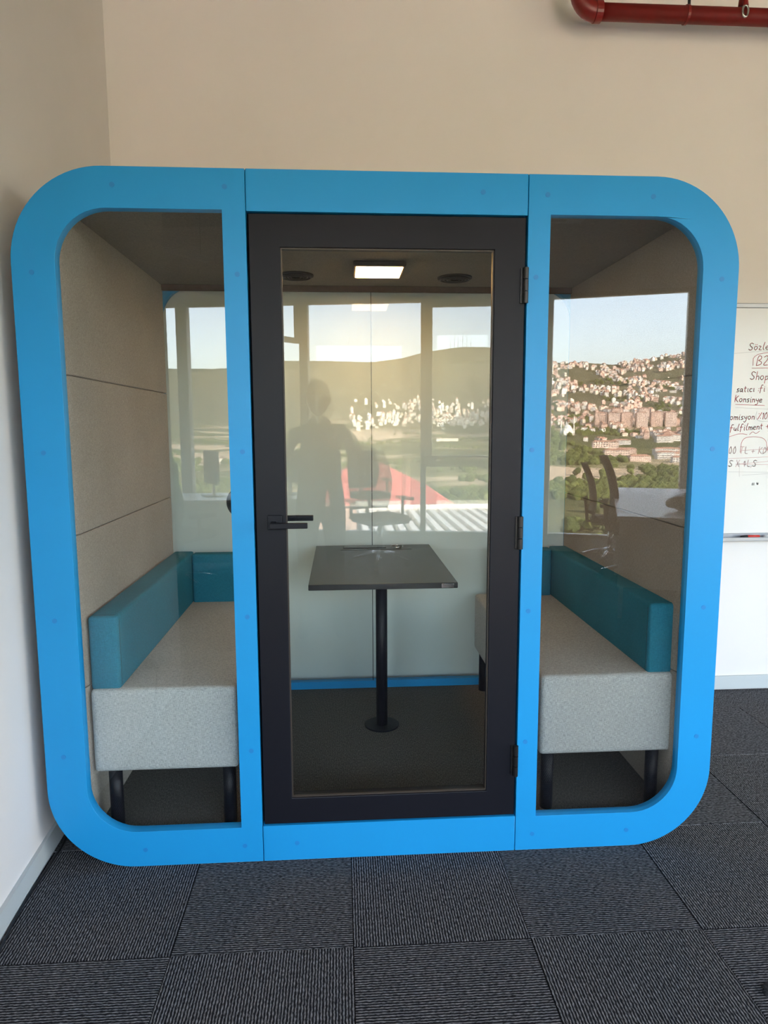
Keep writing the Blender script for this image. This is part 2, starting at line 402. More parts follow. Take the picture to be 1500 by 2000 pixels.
# door
DX0, DX1, DZ0, DZ1 = C_+.006, RC-.005, DB+.005, DT-.005
GX0, GX1, GZ0, GZ1 = .786, 1.439, .218, 1.979
door = bpy.data.objects.new('door', None); link(door, pod); door.location = (-1.1, 0, 0); door['label'] = 'black framed glass door of the pod with a lever handle'
dl = plate('door_frame', M['black'], [(DX0, DZ0), (DX1, DZ0), (DX1, DZ1), (DX0, DZ1)], [[(GX0, GZ0), (GX1, GZ0), (GX1, GZ1), (GX0, GZ1)]], .003, .05, door, bevel=.002)
plate('door_pane', M['glass'], [(GX0-.01, GZ0-.01), (GX1+.01, GZ0-.01), (GX1+.01, GZ1+.01), (GX0-.01, GZ1+.01)], [], .018, .026, door)
# glazing beads
plate('glazing_bead', M['lampbody'], [(GX0, GZ0), (GX1, GZ0), (GX1, GZ1), (GX0, GZ1)], [[(GX0+.004, GZ0+.005), (GX1-.004, GZ0+.005), (GX1-.004, GZ1-.004), (GX0+.004, GZ1-.004)]], .010, .017, door)
for z in (1.872, 1.102, .328):
    bm = bmesh.new()
    for k in range(3): atube(bm, [(1.534, -.009, z-.053+.036*k), (1.534, -.009, z-.053+.036*k+.034)], .0085, 14)
    abox(bm, 1.520, 1.534, -.002, .003, z-.052, z+.052)
    fin('hinge', bm, M['hinge'], door)
hd = bpy.data.objects.new('handle', None); link(hd, door)
box('rosette', M['black'], .729, .775, -.007, .003, 1.122, 1.168, hd, bevel=.0015)
bm = bmesh.new(); abox(bm, .740, .758, -.048, -.006, 1.133, 1.149); abox(bm, .740, .856, -.058, -.042, 1.132, 1.149)
fin('lever', bm, M['black'], hd, bevel=.0018)
box('rosette', M['black'], .729, .775, .05, .058, 1.122, 1.168, hd, bevel=.0015)
bm = bmesh.new(); abox(bm, .740, .758, .055, .10, 1.137, 1.153); abox(bm, .740, .868, .088, .104, 1.136, 1.154)
fin('lever', bm, M['black'], hd, bevel=.0018)
# door stop behind the joint
P(plate('door_seal', M['gap'], [(C_-.02, DB-.02), (RC+.02, DB-.02), (RC+.02, DT+.02), (C_-.02, DT+.02)], [[(C_+.035, DB+.03), (RC-.035, DB+.03), (RC-.035, DT-.035), (C_+.035, DT-.035)]], .051, .064, pod))
# shell
IX0, IX1, IZ0, IZ1 = .128, 2.097, .10, 2.11
D = 1.25
P(plate('shell', M['shell'], rrect(.006, W-.006, .006, H-.006, (RO,)*4), [rrect(.106, 2.119, .085, 2.13, (.004,)*4, 3)], FT, D+.04, pod))
P(box('pod_floor', M['podfloor'], .106, 2.119, FT, D, .085, IZ0, pod))
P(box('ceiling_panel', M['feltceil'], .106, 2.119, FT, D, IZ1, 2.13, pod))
zs = [.10, .602, 1.104, 1.604, 2.11]
def fpanel(side, z0, z1):
    f = [(.106, FT), (.114, FT), (.124, .052), (IX0, .072), (IX0, D), (.106, D)]
    if side: f = [(W+.01-x, y) for x, y in f][::-1]
    o = prism('felt_panel', M['felt'], f, z0+.0012, z1-.0012, pod, bevel=.003); return P(o)
for s in (0, 1):
    for z0, z1 in zip(zs, zs[1:]): fpanel(s, z0, z1)
# rear wall of the pod: blue rim, two panes with a joint, felt strip under the ceiling
P(plate('rear_frame', M['blue'], rrect(.006, W-.006, .006, H-.006, (RO,)*4), [rrect(.116, W-.108, .138, 2.105, (.10,.10,.15,.15))], D, D+.036, pod, bevel=.002))
for a, b in ((.10, 1.1135), (1.1165, W-.095)):
    P(plate('rear_pane', M['glassb'], rrect(a, b, .125, 2.11, (.13 if a < .5 else 0, .13 if a > .5 else 0, .13 if a > .5 else 0, .13 if a < .5 else 0)), [], D+.006, D+.014, pod))
P(box('pane_joint', M['hinge'], 1.1135, 1.1165, D+.004, D+.016, .135, 2.105, pod))
P(box('felt_strip', M['feltdark'], IX0, IX1, D-.022, D-.001, 2.083, IZ1, pod, bevel=.002))
P(disc('coat_knob', M['gap'], (.648, .04, 1.205), .052, .02, 'y', pod))

# ceiling lamp and vents in the pod
lt = thing('ceiling_lamp', 'square brown ceiling lamp glowing warm in the middle of the pod ceiling', 'lamp', (1.128, .83, 2.088))
bm = bmesh.new(); abox(bm, -.108, .108, -.11, .11, 0, .022); fin('lamp_body', bm, M['lampbody'], lt, bevel=.006)
bm = bmesh.new(); abox(bm, -.096, .096, -.098, .098, -.004, .001); fin('diffuser', bm, M['lamp'], lt, bevel=.002)
for k, (x, y) in enumerate(((.772, 1.0), (1.484, 1.02))):
    v = thing('air_vent', ('round black ceiling vent left of the glowing pod lamp', 'round black ceiling vent right of the glowing pod lamp')[k], 'vent', (x, y, 2.11), 0, 'round vents in the pod ceiling')
    bm = bmesh.new(); atube(bm, [(0, 0, 0), (0, 0, -.006), (0, 0, -.0062)], [.078, .078, .072], 36); fin('vent_plate', bm, M['gap'], v)
    for r in (.066, .050, .036, .022):
        bm = bmesh.new(); n_ = 36
        ring = [(r*math.cos(2*PI*q/n_), r*math.sin(2*PI*q/n_), -.010) for q in range(n_+1)]
        atube(bm, ring, .0035, 6, caps=False); fin('vent_ring', bm, M['black'], v, smooth=True)

# ------------------------------------------------------------------ benches
def bench(mirror):
    t = thing('bench', 'padded grey bench with teal cushions at the %s end of the pod' % ('right' if mirror else 'left'), 'bench', (W-.10 if mirror else .13, .05, .10), 0, 'two benches facing each other in the pod')
    s = -1 if mirror else 1
    def X(a, b): return (min(s*a, s*b), max(s*a, s*b))
    y0 = .015 if mirror else .0
    x = X(0.002, .478)
    bm = bmesh.new(); abox(bm, *x, y0, 1.19, .205, .492)
    bmesh.ops.bevel(bm, geom=bm.edges[:], offset=.022, segments=4, affect='EDGES', profile=.6)
    # slight puff of the top
    o = fin('seat', bm, M['seat'], t, smooth=True)
    for lx, ly in ((.062, .03+y0), (.44, .03+y0), (.062, 1.13), (.44, 1.13)):
        disc('leg', M['black'], (s*lx, ly, 0), .022, .215, 'z', t, 20)
    x = X(0.004, .100)
    def cushion(nm, x0, x1, a0, a1, z0, z1):
        bm = bmesh.new(); abox(bm, x0, x1, a0, a1, z0, z1)
        bmesh.ops.bevel(bm, geom=bm.edges[:], offset=.014, segments=3, affect='EDGES', profile=.6)
        o = fin(nm, bm, M['teal'], t, smooth=True)
        xi = x0+.002 if mirror else x1-.002
        return o, xi
    c, xi = cushion('side_cushion', x[0], x[1], .012+y0, 1.19, .486, .735)
    ring = [(x[0]+.014, 0, .735), (x[1]-.014, 0, .735), (x[1], 0, .721), (x[1], 0, .50), (x[1]-.014, 0, .486), (x[0]+.014, 0, .486), (x[0], 0, .50), (x[0], 0, .721), (x[0]+.014, 0, .735)]
    bm = bmesh.new(); atube(bm, [(p[0], .027+y0, p[2]) for p in ring], .0013, 6, caps=False); fin('piping', bm, M['seam'], c)
    x = X(.101, .405)
    cushion('back_cushion', x[0], x[1], 1.12, 1.19, .484, .73)
    return t
bench(False); bench(True)

# ------------------------------------------------------------------ table
tb = thing('pedestal_table', 'black table on a single round post in the middle of the pod', 'table', (1.133, .80, .10))
bm = bmesh.new(); abox(bm, -.30, .268, -.42, .435, .730, .752); fin('tabletop', bm, M['table'], tb, bevel=.0025)
disc('post', M['black'], (0, 0, .006), .0255, .724, 'z', tb, 28)
disc('base_plate', M['black'], (0, 0, 0), .078, .007, 'z', tb, 40, bevel=.002)
bm = bmesh.new(); abox(bm, -.06, .06, -.06, .06, .722, .730); fin('mounting_plate', bm, M['black'], tb)
bm = bmesh.new(); abox(bm, -.165, .045, .345, .415, .7515, .7535); fin('cable_flap', bm, M['black'], tb, bevel=.001)
bm = bmesh.new(); abox(bm, -.163, .043, .350, .410, .7535, .7545); fin('flap_lid', bm, M['table'], tb, bevel=.0005)
bm = bmesh.new(); abox(bm, -.178, .165, .300, .306, .7515, .7525); fin('flap_slot', bm, M['gap'], tb)
bm = bmesh.new(); abox(bm, .205, .252, -.4235, -.42, .7325, .749); o = fin('edge_clip', bm, M['chrome'], tb, bevel=.001); o['label'] = 'small chrome clip on the table edge'
bm = bmesh.new(); atube(bm, [(.030*math.cos(a)+.10, .030*math.sin(a)+.375, .754) for a in [2*PI*k/24 for k in range(25)]], .002, 6, caps=False)
fin('grommet_ring', bm, M['chrome'], tb, smooth=True)

# ------------------------------------------------------------------ whiteboard
wb = thing('whiteboard', 'wall-mounted whiteboard with red handwriting right of the pod', 'whiteboard', (3.0, YB, .85))
def WBX(x0, x1, y0, y1, z0, z1, nm, m, **k):
    bm = bmesh.new(); abox(bm, x0-3.0, x1-3.0, y0-YB, y1-YB, z0-.85, z1-.85); return fin(nm, bm, m, wb, **k)
WBX(2.44, 4.86, YB-.014, YB-.003, .86, 2.05, 'board', M['whiteboard'])
WBX(2.42, 4.88, YB-.022, YB-.002, 2.038, 2.062, 'board_frame', M['trayalu'], bevel=.003)
WBX(2.42, 2.44, YB-.022, YB-.002, .86, 2.05, 'board_frame', M['trayalu'])
WBX(4.86, 4.88, YB-.022, YB-.002, .86, 2.05, 'board_frame', M['trayalu'])
WBX(2.42, 4.88, YB-.022, YB-.002, .845, .870, 'board_frame', M['trayalu'], bevel=.003)
WBX(2.5, 4.8, YB-.085, YB-.022, .838, .846, 'pen_tray', M['trayalu'], bevel=.002)
WBX(2.5, 4.8, YB-.088, YB-.083, .838, .858, 'pen_tray', M['trayalu'], bevel=.002)
pen = thing('marker', 'red marker pen lying in the whiteboard tray', 'marker', (3.12, YB-.06, .858))
tube('barrel', M['redpen'], [(-.02, 0, 0), (.045, 0, 0)], .008, pen); tube('pen_cap', M['gap'], [(-.055, 0, 0), (-.02, 0, 0)], [.005, .0085], pen)
pen = thing('marker', 'white marker pen lying in the whiteboard tray right of the red one', 'marker', (3.26, YB-.06, .858))
tube('barrel', M['white'], [(-.065, 0, 0), (.065, 0, 0)], .008, pen)
# single-stroke handwriting
GL = {
 'S': [[(.6, .85), (.3, 1), (.05, .8), (.2, .55), (.5, .4), (.5, .1), (.2, 0), (0, .15)]],
 'ö': [[(.25, 0), (0, .2), (.1, .5), (.4, .5), (.5, .2), (.25, 0)], [(.15, .75), (.17, .68)], [(.35, .75), (.37, .68)]],
 'o': [[(.25, 0), (0, .2), (.1, .5), (.4, .5), (.5, .2), (.25, 0)]],
 'z': [[(0, .5), (.4, .5), (0, 0), (.45, 0)]], 'l': [[(.2, 1), (.05, .4), (.1, 0), (.25, .05)]],
 'e': [[(.02, .25), (.4, .3), (.35, .5), (.1, .48), (0, .2), (.15, 0), (.42, .08)]],
 'ş': [[(.4, .5), (.1, .48), (.1, .3), (.38, .2), (.3, .02), (.02, .02)], [(.2, 0), (.15, -.15)]],
 'B': [[(.05, 0), (.1, 1), (.5, .9), (.45, .6), (.1, .5), (.55, .4), (.55, .1), (.05, 0)]],
 '2': [[(.05, .8), (.3, 1), (.5, .8), (.4, .5), (0, 0), (.55, .05)]],
 'h': [[(.05, 1), (.05, 0)], [(.05, .35), (.3, .5), (.4, .3), (.4, 0)]],
 'p': [[(.05, .5), (.02, -.4)], [(.05, .4), (.35, .5), (.42, .2), (.2, 0), (.04, .1)]],
 's': [[(.35, .5), (.1, .48), (.1, .3), (.35, .2), (.28, .02), (.02, .02)]],
 'a': [[(.4, .45), (.15, .5), (0, .2), (.15, 0), (.38, .2), (.4, .5), (.42, .05), (.5, 0)]],
 't': [[(.15, .8), (.12, .1), (.3, 0)], [(0, .55), (.35, .57)]], 'ı': [[(.1, .5), (.1, .05), (.2, 0)]],
 'i': [[(.1, .5), (.1, .05), (.2, 0)], [(.12, .72), (.13, .68)]],
 'c': [[(.4, .45), (.15, .5), (0, .25), (.12, 0), (.42, .05)]],
 ':': [[(.1, .45), (.11, .4)], [(.1, .15), (.11, .1)]], 'f': [[(.45, .95), (.25, 1), (.15, .7), (.12, -.2)], [(0, .5), (.4, .52)]],
 'K': [[(.08, 1), (.05, 0)], [(.5, .9), (.06, .45), (.55, 0)]],
 'n': [[(.05, .5), (.05, 0)], [(.05, .35), (.25, .5), (.38, .4), (.4, 0)]],
 'y': [[(.02, .5), (.1, .2), (.35, .25)], [(.42, .5), (.38, -.2), (.2, -.4), (0, -.3)]],
 'm': [[(.03, .5), (.03, 0)], [(.03, .35), (.2, .5), (.3, .35), (.3, 0)], [(.3, .35), (.48, .5), (.58, .35), (.58, 0)]],
 'r': [[(.05, .5), (.07, 0)], [(.06, .3), (.2, .5), (.35, .45)]],
 'L': [[(.1, 1), (.05, .02), (.5, 0)]], 'T': [[(0, 1), (.6, 1)], [(.3, 1), (.28, 0)]],
 '1': [[(.05, .75), (.2, 1), (.18, 0)]], '0': [[(.25, 1), (.02, .6), (.1, .05), (.35, 0), (.48, .5), (.25, 1)]],
 '%': [[(.5, 1), (0, 0)], [(.08, .85), (.09, .78)], [(.42, .2), (.43, .12)]],
 '+': [[(.25, .6), (.25, .1)], [(0, .35), (.5, .35)]], 'D': [[(.05, 0), (.08, 1), (.5, .7), (.5, .25), (.05, 0)]],
 'V': [[(0, 1), (.25, 0), (.55, 1)]], 'E': [[(.5, 1), (.05, 1), (.05, 0), (.5, 0)], [(.05, .5), (.4, .5)]],
 'X': [[(0, 1), (.5, 0)], [(.5, 1), (0, 0)]], '4': [[(.35, 0), (.38, 1), (0, .3), (.55, .3)]],
 ',': [[(.1, .05), (.05, -.15)]], 'u': [[(.03, .5), (.05, .1), (.3, .05), (.38, .5), (.4, 0)]],
}
def strokes(bm, lines, w):
    for ln in lines:
        pts = [Vector((p[0], 0, p[1])) for p in ln]
        for a, b in zip(pts, pts[1:]):
            d = (b-a)
            if d.length < 1e-6: continue
            d.normalize(); n_ = Vector((-d.z, 0, d.x))*w; a2 = a-d*w*.6; b2 = b+d*w*.6
            f = bm.faces.new([bm.verts.new(q) for q in (a2-n_, b2-n_, b2+n_, a2+n_)])
def smooth_line(ln):
    if len(ln) < 3: return ln
    for _ in range(2):
        out = [ln[0]]
        for a, b in zip(ln, ln[1:]): out += [(a[0]*.75+b[0]*.25, a[1]*.75+b[1]*.25), (a[0]*.25+b[0]*.75, a[1]*.25+b[1]*.75)]
        ln = out+[ln[-1]]
    return ln
def write(txt, x, z, h, m='ink', slope=0, w=.0017, extra=()):
    bm = bmesh.new(); cx = 0; L = []
    for ch in txt:
        if ch == ' ': cx += .4*h; continue
        wd = 0
        for ln in GL[ch]:
            q = [(cx+p[0]*h*.95+p[1]*h*.12+random.uniform(-.01, .01)*h, p[1]*h+slope*cx) for p in ln]; L.append(smooth_line(q)); wd = max(wd, max(p[0] for p in ln))
        cx += (wd+.17)*h*.95
    strokes(bm, L, w)
    for v in bm.verts: v.co += Vector((x-3.0, -.0148, z-.85))
    return tag(fin('handwriting', bm, M[m], wb), kind='stuff')
def marks(lines, m='ink', w=.0012):
    bm = bmesh.new(); strokes(bm, [smooth_line(l) for l in lines], w)
    for v in bm.verts: v.co += Vector((-3.0, -.0149, -.85))
    return tag(fin('marker_line', bm, M[m], wb), kind='stuff')
# positions follow the board: one photo pixel is about 2.6 mm here
def bx(px, py): # board coordinates of a point of the writing measured on the board picture
    return 3.074+(px-1440)*.00262+(1047-py)*-.00017, .855+(1047-py)*.00266
TXT = [('Sözleş', 1463, 682, .050, 'ink', .05), ('B2B', 1478, 711, .055, 'ink', .02), ('Shop', 1466, 738, .055, 'ink', -.02),
       ('satıcı :fi', 1438, 762, .046, 'ink', .02), ('Konsinye', 1434, 781, .046, 'ink', -.02), ('omisyon %10', 1424, 816, .046, 'ink', .02),
       ('fulfilment + c', 1424, 838, .046, 'ink', .06), ('00 TL + KDV', 1421, 882, .048, 'inkf', -.01), ('S X 4L,S', 1421, 908, .046, 'inkf', 0), ('ıı u', 1470, 945, .03, 'inkg', .1)]
for t_, px, py, h, m, sl_ in TXT:
    x, z = bx(px, py); write(t_, x, z, h*(.95 if t_ == 'B2B' else .76), m, sl_)
B = lambda pts: [bx(*p) for p in pts]
marks([B([(1472, 711), (1473, 690), (1520, 684)]), B([(1470, 716), (1540, 715)]), B([(1436, 786), (1496, 788)]), B([(1420, 850), (1445, 842), (1460, 845)]),
       B([(1446, 880), (1449, 852), (1475, 848), (1500, 853), (1502, 876)]), B([(1465, 845), (1472, 838), (1478, 844), (1486, 838)])])
marks([B([(1448, 876), (1530, 872)]), B([(1440, 903), (1530, 896)]), B([(1436, 903), (1530, 905)]), B([(1421, 892), (1530, 888)])], 'inkf')
marks([B([(1434, 688), (1520, 681)]), B([(1436, 792), (1520, 796)]), B([(1480, 800), (1477, 812), (1486, 820), (1520, 818)]), B([(1421, 918), (1530, 920)]), B([(1444, 900), (1444, 928)]), B([(1450, 925), (1530, 921)])], 'inkg', .0009)

# ------------------------------------------------------------------ red pipe
pp = thing('sprinkler_pipe', 'dark red sprinkler pipe with an elbow under the ceiling, top right', 'pipe', (2.09, 1.15, 3.31))
bm = bmesh.new(); atube(bm, [(.04, 0, 0), (6.5, 0, -.0)], .036, 24); fin('pipe_run', bm, M['red'], pp, smooth=True)
el = [(.06-.085*math.sin(a), 0, .085-.085*math.cos(a)) for a in [PI/2*k/8 for k in range(9)]]
bm = bmesh.new(); atube(bm, el+[(-.025, 0, .125)], .043, 24); fin('elbow', bm, M['red'], pp, smooth=True)
bm = bmesh.new(); atube(bm, [(.045, 0, 0), (.075, 0, 0)], .046, 24); fin('collar', bm, M['red'], pp); bm = bmesh.new(); atube(bm, [(-.025, 0, .105), (-.025, 0, .13)], .046, 24); fin('collar', bm, M['red'], pp, smooth=False)
bm = bmesh.new(); atube(bm, [(-.025, 0, .10), (-.025, 0, ZC-3.31)], .036, 24); fin('riser', bm, M['red'], pp, smooth=True)
for x in (.475, 2.6, 4.7):
    bm = bmesh.new(); atube(bm, [(x-.006, 0, 0), (x+.006, 0, 0)], .040, 24); fin('pipe_ring', bm, M['red'], pp)
    bm = bmesh.new(); atube(bm, [(x+.012, 0, .035), (x+.012, 0, ZC-3.31)], .007, 8); fin('hanger_rod', bm, M['cable'], pp)
bm = bmesh.new(); atube(bm, [(.73, -.02, .035), (.73, -.03, .10)], .02, 14); fin('outlet', bm, M['red'], pp, smooth=True)
hk = thing('hook', 'small chrome ring hanging from the red pipe', 'hook', (2.82, 1.105, 3.31))
bm = bmesh.new(); atube(bm, [(.013*math.cos(a), 0, .024*math.sin(a)) for a in [2*PI*k/20 for k in range(21)]], .005, 8, caps=False); fin('ring', bm, M['chrome'], hk, smooth=True)
bm = bmesh.new(); atube(bm, [(0, 0, .022), (0, .01, .06)], .012, 10); fin('shank', bm, M['red'], hk)

# ------------------------------------------------------------------ socket, plug and cable on the partition
skt = thing('wall_socket', 'white double wall socket low on the left partition', 'socket', (lw(-1.0), -1.0, .32))
bm = bmesh.new(); abox(bm, 0, .010, -.13, .06, -.05, .05); fin('plate', bm, M['white'], skt, bevel=.003)
for y in (-.09, -.01):
    bm = bmesh.new(); atube(bm, [(.009, y, 0), (.0115, y, 0)], .022, 20); fin('outlet', bm, M['skirt'], skt)
plg = thing('power_plug', 'black plug with a cable running down the left partition to the floor', 'plug', (lw(-1.03)+.03, -1.03, .32))
bm = bmesh.new(); atube(bm, [(-.018, 0, 0), (.015, 0, 0), (.03, 0, -.012), (.032, 0, -.04)], [.021, .021, .014, .006], 14); fin('plug_body', bm, M['cable'], plg, smooth=True)
cp = [(.032, 0, -.04), (.03, .02, -.14), (.028, .06, -.25), (.026, .12, -.305), (.022, .3, -.3155)]
for k in range(12):
    y = .42+.12*k; cp.append((lw(-1.03+y)-lw(-1.03)+.0+.008*math.sin(k*1.3)-.006, y, -.3155))
bm = bmesh.new(); atube(bm, cp, .0042, 8); fin('cord', bm, M['cable'], plg, smooth=True)

# ------------------------------------------------------------------ things behind the photographer
def R(x, Y, z=0): return Vector((x, GY-Y, z))
def desk(name, label, x0, x1, Ya, Yb, z, group=None, rz=0):
    t = thing(name, label, 'desk', R(x0, Ya, 0), rz, group)
    w, d = x1-x0, Yb-Ya
    bm = bmesh.new(); abox(bm, 0, w, -d, 0, z-.025, z); fin('desktop', bm, M['white'], t, bevel=.002)
    bm = bmesh.new(); abox(bm, w-.04, w-.02, -d+.03, -.03, 0, z-.025); fin('side_panel', bm, M['skirt'], t)
    for ly in (-d+.04, -.07):
        bm = bmesh.new(); abox(bm, .03, .06, ly, ly+.03, 0, z-.025); fin('leg', bm, M['skirt'], t)
    bm = bmesh.new(); abox(bm, .04, w-.04, -d/2-.01, -d/2+.01, .06, z-.025); fin('modesty_panel', bm, M['skirt'], t)
    return t
desk('desk', 'white office desk with papers behind the photographer, mirrored in the right pane', 2.99, 4.39, 2.72, 4.40, .78, 'white desks by the windows', .37)
desk('desk', 'white office desk backing onto the first one beside the window', 3.601, 4.85, 4.290, 5.08, .78, 'white desks by the windows', .37)
pc = thing('parcel', 'brown plastic-wrapped parcel on the near white desk', 'parcel', R(3.66, 2.95, .78))
bm = bmesh.new(); bmesh.ops.create_icosphere(bm, subdivisions=3, radius=.12, matrix=Matrix.Translation((0, 0, .07)) @ Matrix.Diagonal((1.5, 1, .62, 1)))
for v in bm.verts: v.co += Vector((1, 1, 1))*.018*noise.noise(v.co*14); v.co.z = max(v.co.z, 0)
fin('wrapping', bm, M['parcel'], pc, smooth=True)
desk('desk', 'long white desk with a monitor by the left windows', -1.3, -.08, 4.5, 5.25, .74, 'white desks by the windows')
desk('desk', 'shorter white desk behind the photographer to the left', -.04, .66, 4.5, 5.25, .74, 'white desks by the windows')
mn = thing('monitor', 'black monitor on the shorter desk behind the photographer', 'monitor', R(.42, 5.0, .74), .5)
bm = bmesh.new(); abox(bm, -.27, .27, -.02, .01, .13, .46); fin('display', bm, M['screen'], mn, bevel=.004)
bm = bmesh.new(); abox(bm, -.02, .02, -.03, -.01, 0, .2); fin('stem', bm, M['chrome'], mn)
bm = bmesh.new(); abox(bm, -.11, .11, -.1, .08, 0, .012); fin('foot', bm, M['screen'], mn, bevel=.003)
mn = thing('monitor', 'black flat monitor turned sideways on the left desk', 'monitor', R(-.36, 4.9, .74), 1.15)
bm = bmesh.new(); abox(bm, -.27, .27, -.02, .01, .13, .46); fin('display', bm, M['screen'], mn, bevel=.004)
bm = bmesh.new(); abox(bm, -.02, .02, -.03, -.01, 0, .2); fin('stem', bm, M['chrome'], mn)
bm = bmesh.new(); abox(bm, -.11, .11, -.1, .08, 0, .012); fin('foot', bm, M['screen'], mn, bevel=.003)
def office_chair(x, Y, rz, label, scale=1.0, jacket=False):
    t = thing('office_chair', label, 'chair', R(x, Y, 0), rz, 'black swivel chairs around the desks'); t.scale = (scale,)*3
    bm = bmesh.new(); abox(bm, -.25, .25, -.25, .24, .44, .52); bmesh.ops.bevel(bm, geom=bm.edges[:], offset=.03, segments=3, affect='EDGES'); fin('seat', bm, M['mesh'], t, smooth=True)
    # curved back
    bm = bmesh.new(); N, K = 8, 10; g1 = []; g0 = []
    for k in range(K+1):
        z = .56+.60*k/K; wd = .20+.05*math.sin(PI*k/K); yb = .24+.10*(k/K)**2-.03*math.sin(PI*k/K)
        g0.append([bm.verts.new((wd*(2*i/N-1), yb-.05*(2*i/N-1)**2, z)) for i in range(N+1)])
        g1.append([bm.verts.new((wd*(2*i/N-1), yb-.05*(2*i/N-1)**2+.03, z)) for i in range(N+1)])
    for k in range(K):
        for i in range(N):
            bm.faces.new((g0[k][i], g0[k][i+1], g0[k+1][i+1], g0[k+1][i])); bm.faces.new((g1[k][i], g1[k+1][i], g1[k+1][i+1], g1[k][i+1]))
    for k in range(K):
        bm.faces.new((g0[k][0], g0[k+1][0], g1[k+1][0], g1[k][0])); bm.faces.new((g0[k][N], g1[k][N], g1[k+1][N], g0[k+1][N]))
    for i in range(N):
        bm.faces.new((g0[K][i], g0[K][i+1], g1[K][i+1], g1[K][i])); bm.faces.new((g0[0][i], g1[0][i], g1[0][i+1], g0[0][i+1]))
    fin('backrest', bm, M['mesh'], t, smooth=True)
    tube('back_stem', M['mesh'], [(0, .05, .44), (0, .27, .46), (0, .30, .75)], .022, t)
    for s in (-1, 1):
        bm = bmesh.new(); atube(bm, [(s*.24, .05, .46), (s*.30, .05, .50), (s*.30, .05, .66)], .016, 10); abox(bm, s*.30-.035, s*.30+.035, -.12, .14, .66, .69); fin('armrest', bm, M['mesh'], t)
    tube('gas_lift', M['chrome'], [(0, 0, .10), (0, 0, .44)], [.03, .025], t)
    for k in range(5):
        a = 2*PI*k/5+.3; c, s_ = math.cos(a), math.sin(a)
        l_ = tube('base_leg', M['chrome'], [(0, 0, .12), (.15*c, .15*s_, .11), (.31*c, .31*s_, .07)], [.022, .018, .013], t, 8)
        bm = bmesh.new(); atube(bm, [(.31*c-.018*s_, .31*s_+.018*c, .03), (.31*c+.018*s_, .31*s_-.018*c, .03)], .03, 14); fin('caster', bm, M['mesh'], l_)
    if jacket:
        bm = bmesh.new(); abox(bm, -.27, .27, .20, .38, .75, 1.19); bmesh.ops.bevel(bm, geom=bm.edges[:], offset=.05, segments=3, affect='EDGES')
        for v in bm.verts: v.co += Vector((0, .03*noise.noise(v.co*6), .02*noise.noise(v.co*7)))
        j = fin('draped_jacket', bm, M['jacket'], None, smooth=True); j.location = R(x, Y, 0); j.rotation_euler.z = rz
        tag(j, 'green jacket draped over the chair by the left desk', 'jacket')
        j.name = 'jacket'
    return t
office_chair(3.74, 4.05, 1.95, 'black mesh swivel chair beside the white desks, mirrored in the right pane', 1.0)
office_chair(3.86, 4.98, 1.9, 'second swivel chair, between the white desk and the window', .9)
office_chair(1.36, 4.9, 2.7, 'black swivel chair directly behind the photographer', 1.02)
office_chair(-.50, 4.1, .6, 'swivel chair with a green jacket at the left desk', .98, True)
# ceiling cassette, detector and track lamp on the ceiling
ac = thing('ceiling_cassette', 'square white air-conditioning cassette on the ceiling', 'air conditioner', R(3.0, 4.6, 3.5))
bm = bmesh.new(); abox(bm, -.45, .45, -.45, .45, 0, .05); fin('panel', bm, M['white'], ac, bevel=.01)
bm = bmesh.new(); abox(bm, -.42, .42, -.42, .42, .05, .25); fin('casing', bm, M['skirt'], ac)
bm = bmesh.new(); abox(bm, -.25, .25, -.25, .25, -.006, 0); fin('grille', bm, M['skirt'], ac)
for k in range(4):
    a = PI/2*k; bm = bmesh.new(); abox(bm, -.27, .27, .32, .38, -.004, 0, mat=Matrix.Rotation(a, 4, 'Z')); fin('louvre', bm, M['trayalu'], ac)
dt = thing('smoke_detector', 'small dark detector on the ceiling beside the cassette', 'detector', R(4.1, 4.6, ZC-.05))
bm = bmesh.new(); atube(bm, [(0, 0, 0), (0, 0, .05)], [.05, .07], 20); fin('body', bm, M['hinge'], dt)
tl = thing('track_light', 'slim pale strip lamp hanging from the ceiling above the left desks', 'lamp', R(-.75, 5.2, 3.2), -.9)
bm = bmesh.new(); abox(bm, -.5, .5, -.03, .03, 0, .05); fin('housing', bm, M['white'], tl, bevel=.004)
for x in (-.4, .4):
    bm = bmesh.new(); atube(bm, [(x, 0, .05), (x, 0, ZC-3.2-.003)], .004, 6); fin('cable', bm, M['cable'], tl)

# ------------------------------------------------------------------ the photographer
pr = thing('person', 'person in a dark shirt holding up a phone, mirrored in the pod door', 'person', (.82, -2.45, 0))
def skin_mesh(name, joints, edges, mat, root, parent, sub=2, loc=(0, 0, 0)):
    me = bpy.data.meshes.new(name); me.from_pydata([j[0] for j in joints], edges, []); me.update()
    o = bpy.data.objects.new(name, me); link(o, parent); o.location = loc
    mod = o.modifiers.new('skin', 'SKIN'); mod.use_smooth_shade = True
    if not me.skin_vertices: me.attributes.new  # the modifier makes the layer itself
    lay = me.skin_vertices[0].data
    for i, j in enumerate(joints):
        r = j[1]; lay[i].radius = r if isinstance(r, tuple) else (r, r); lay[i].use_root = (i == root)
    s = o.modifiers.new('sub', 'SUBSURF'); s.levels = sub; s.render_levels = sub
    me.materials.append(mat); return o
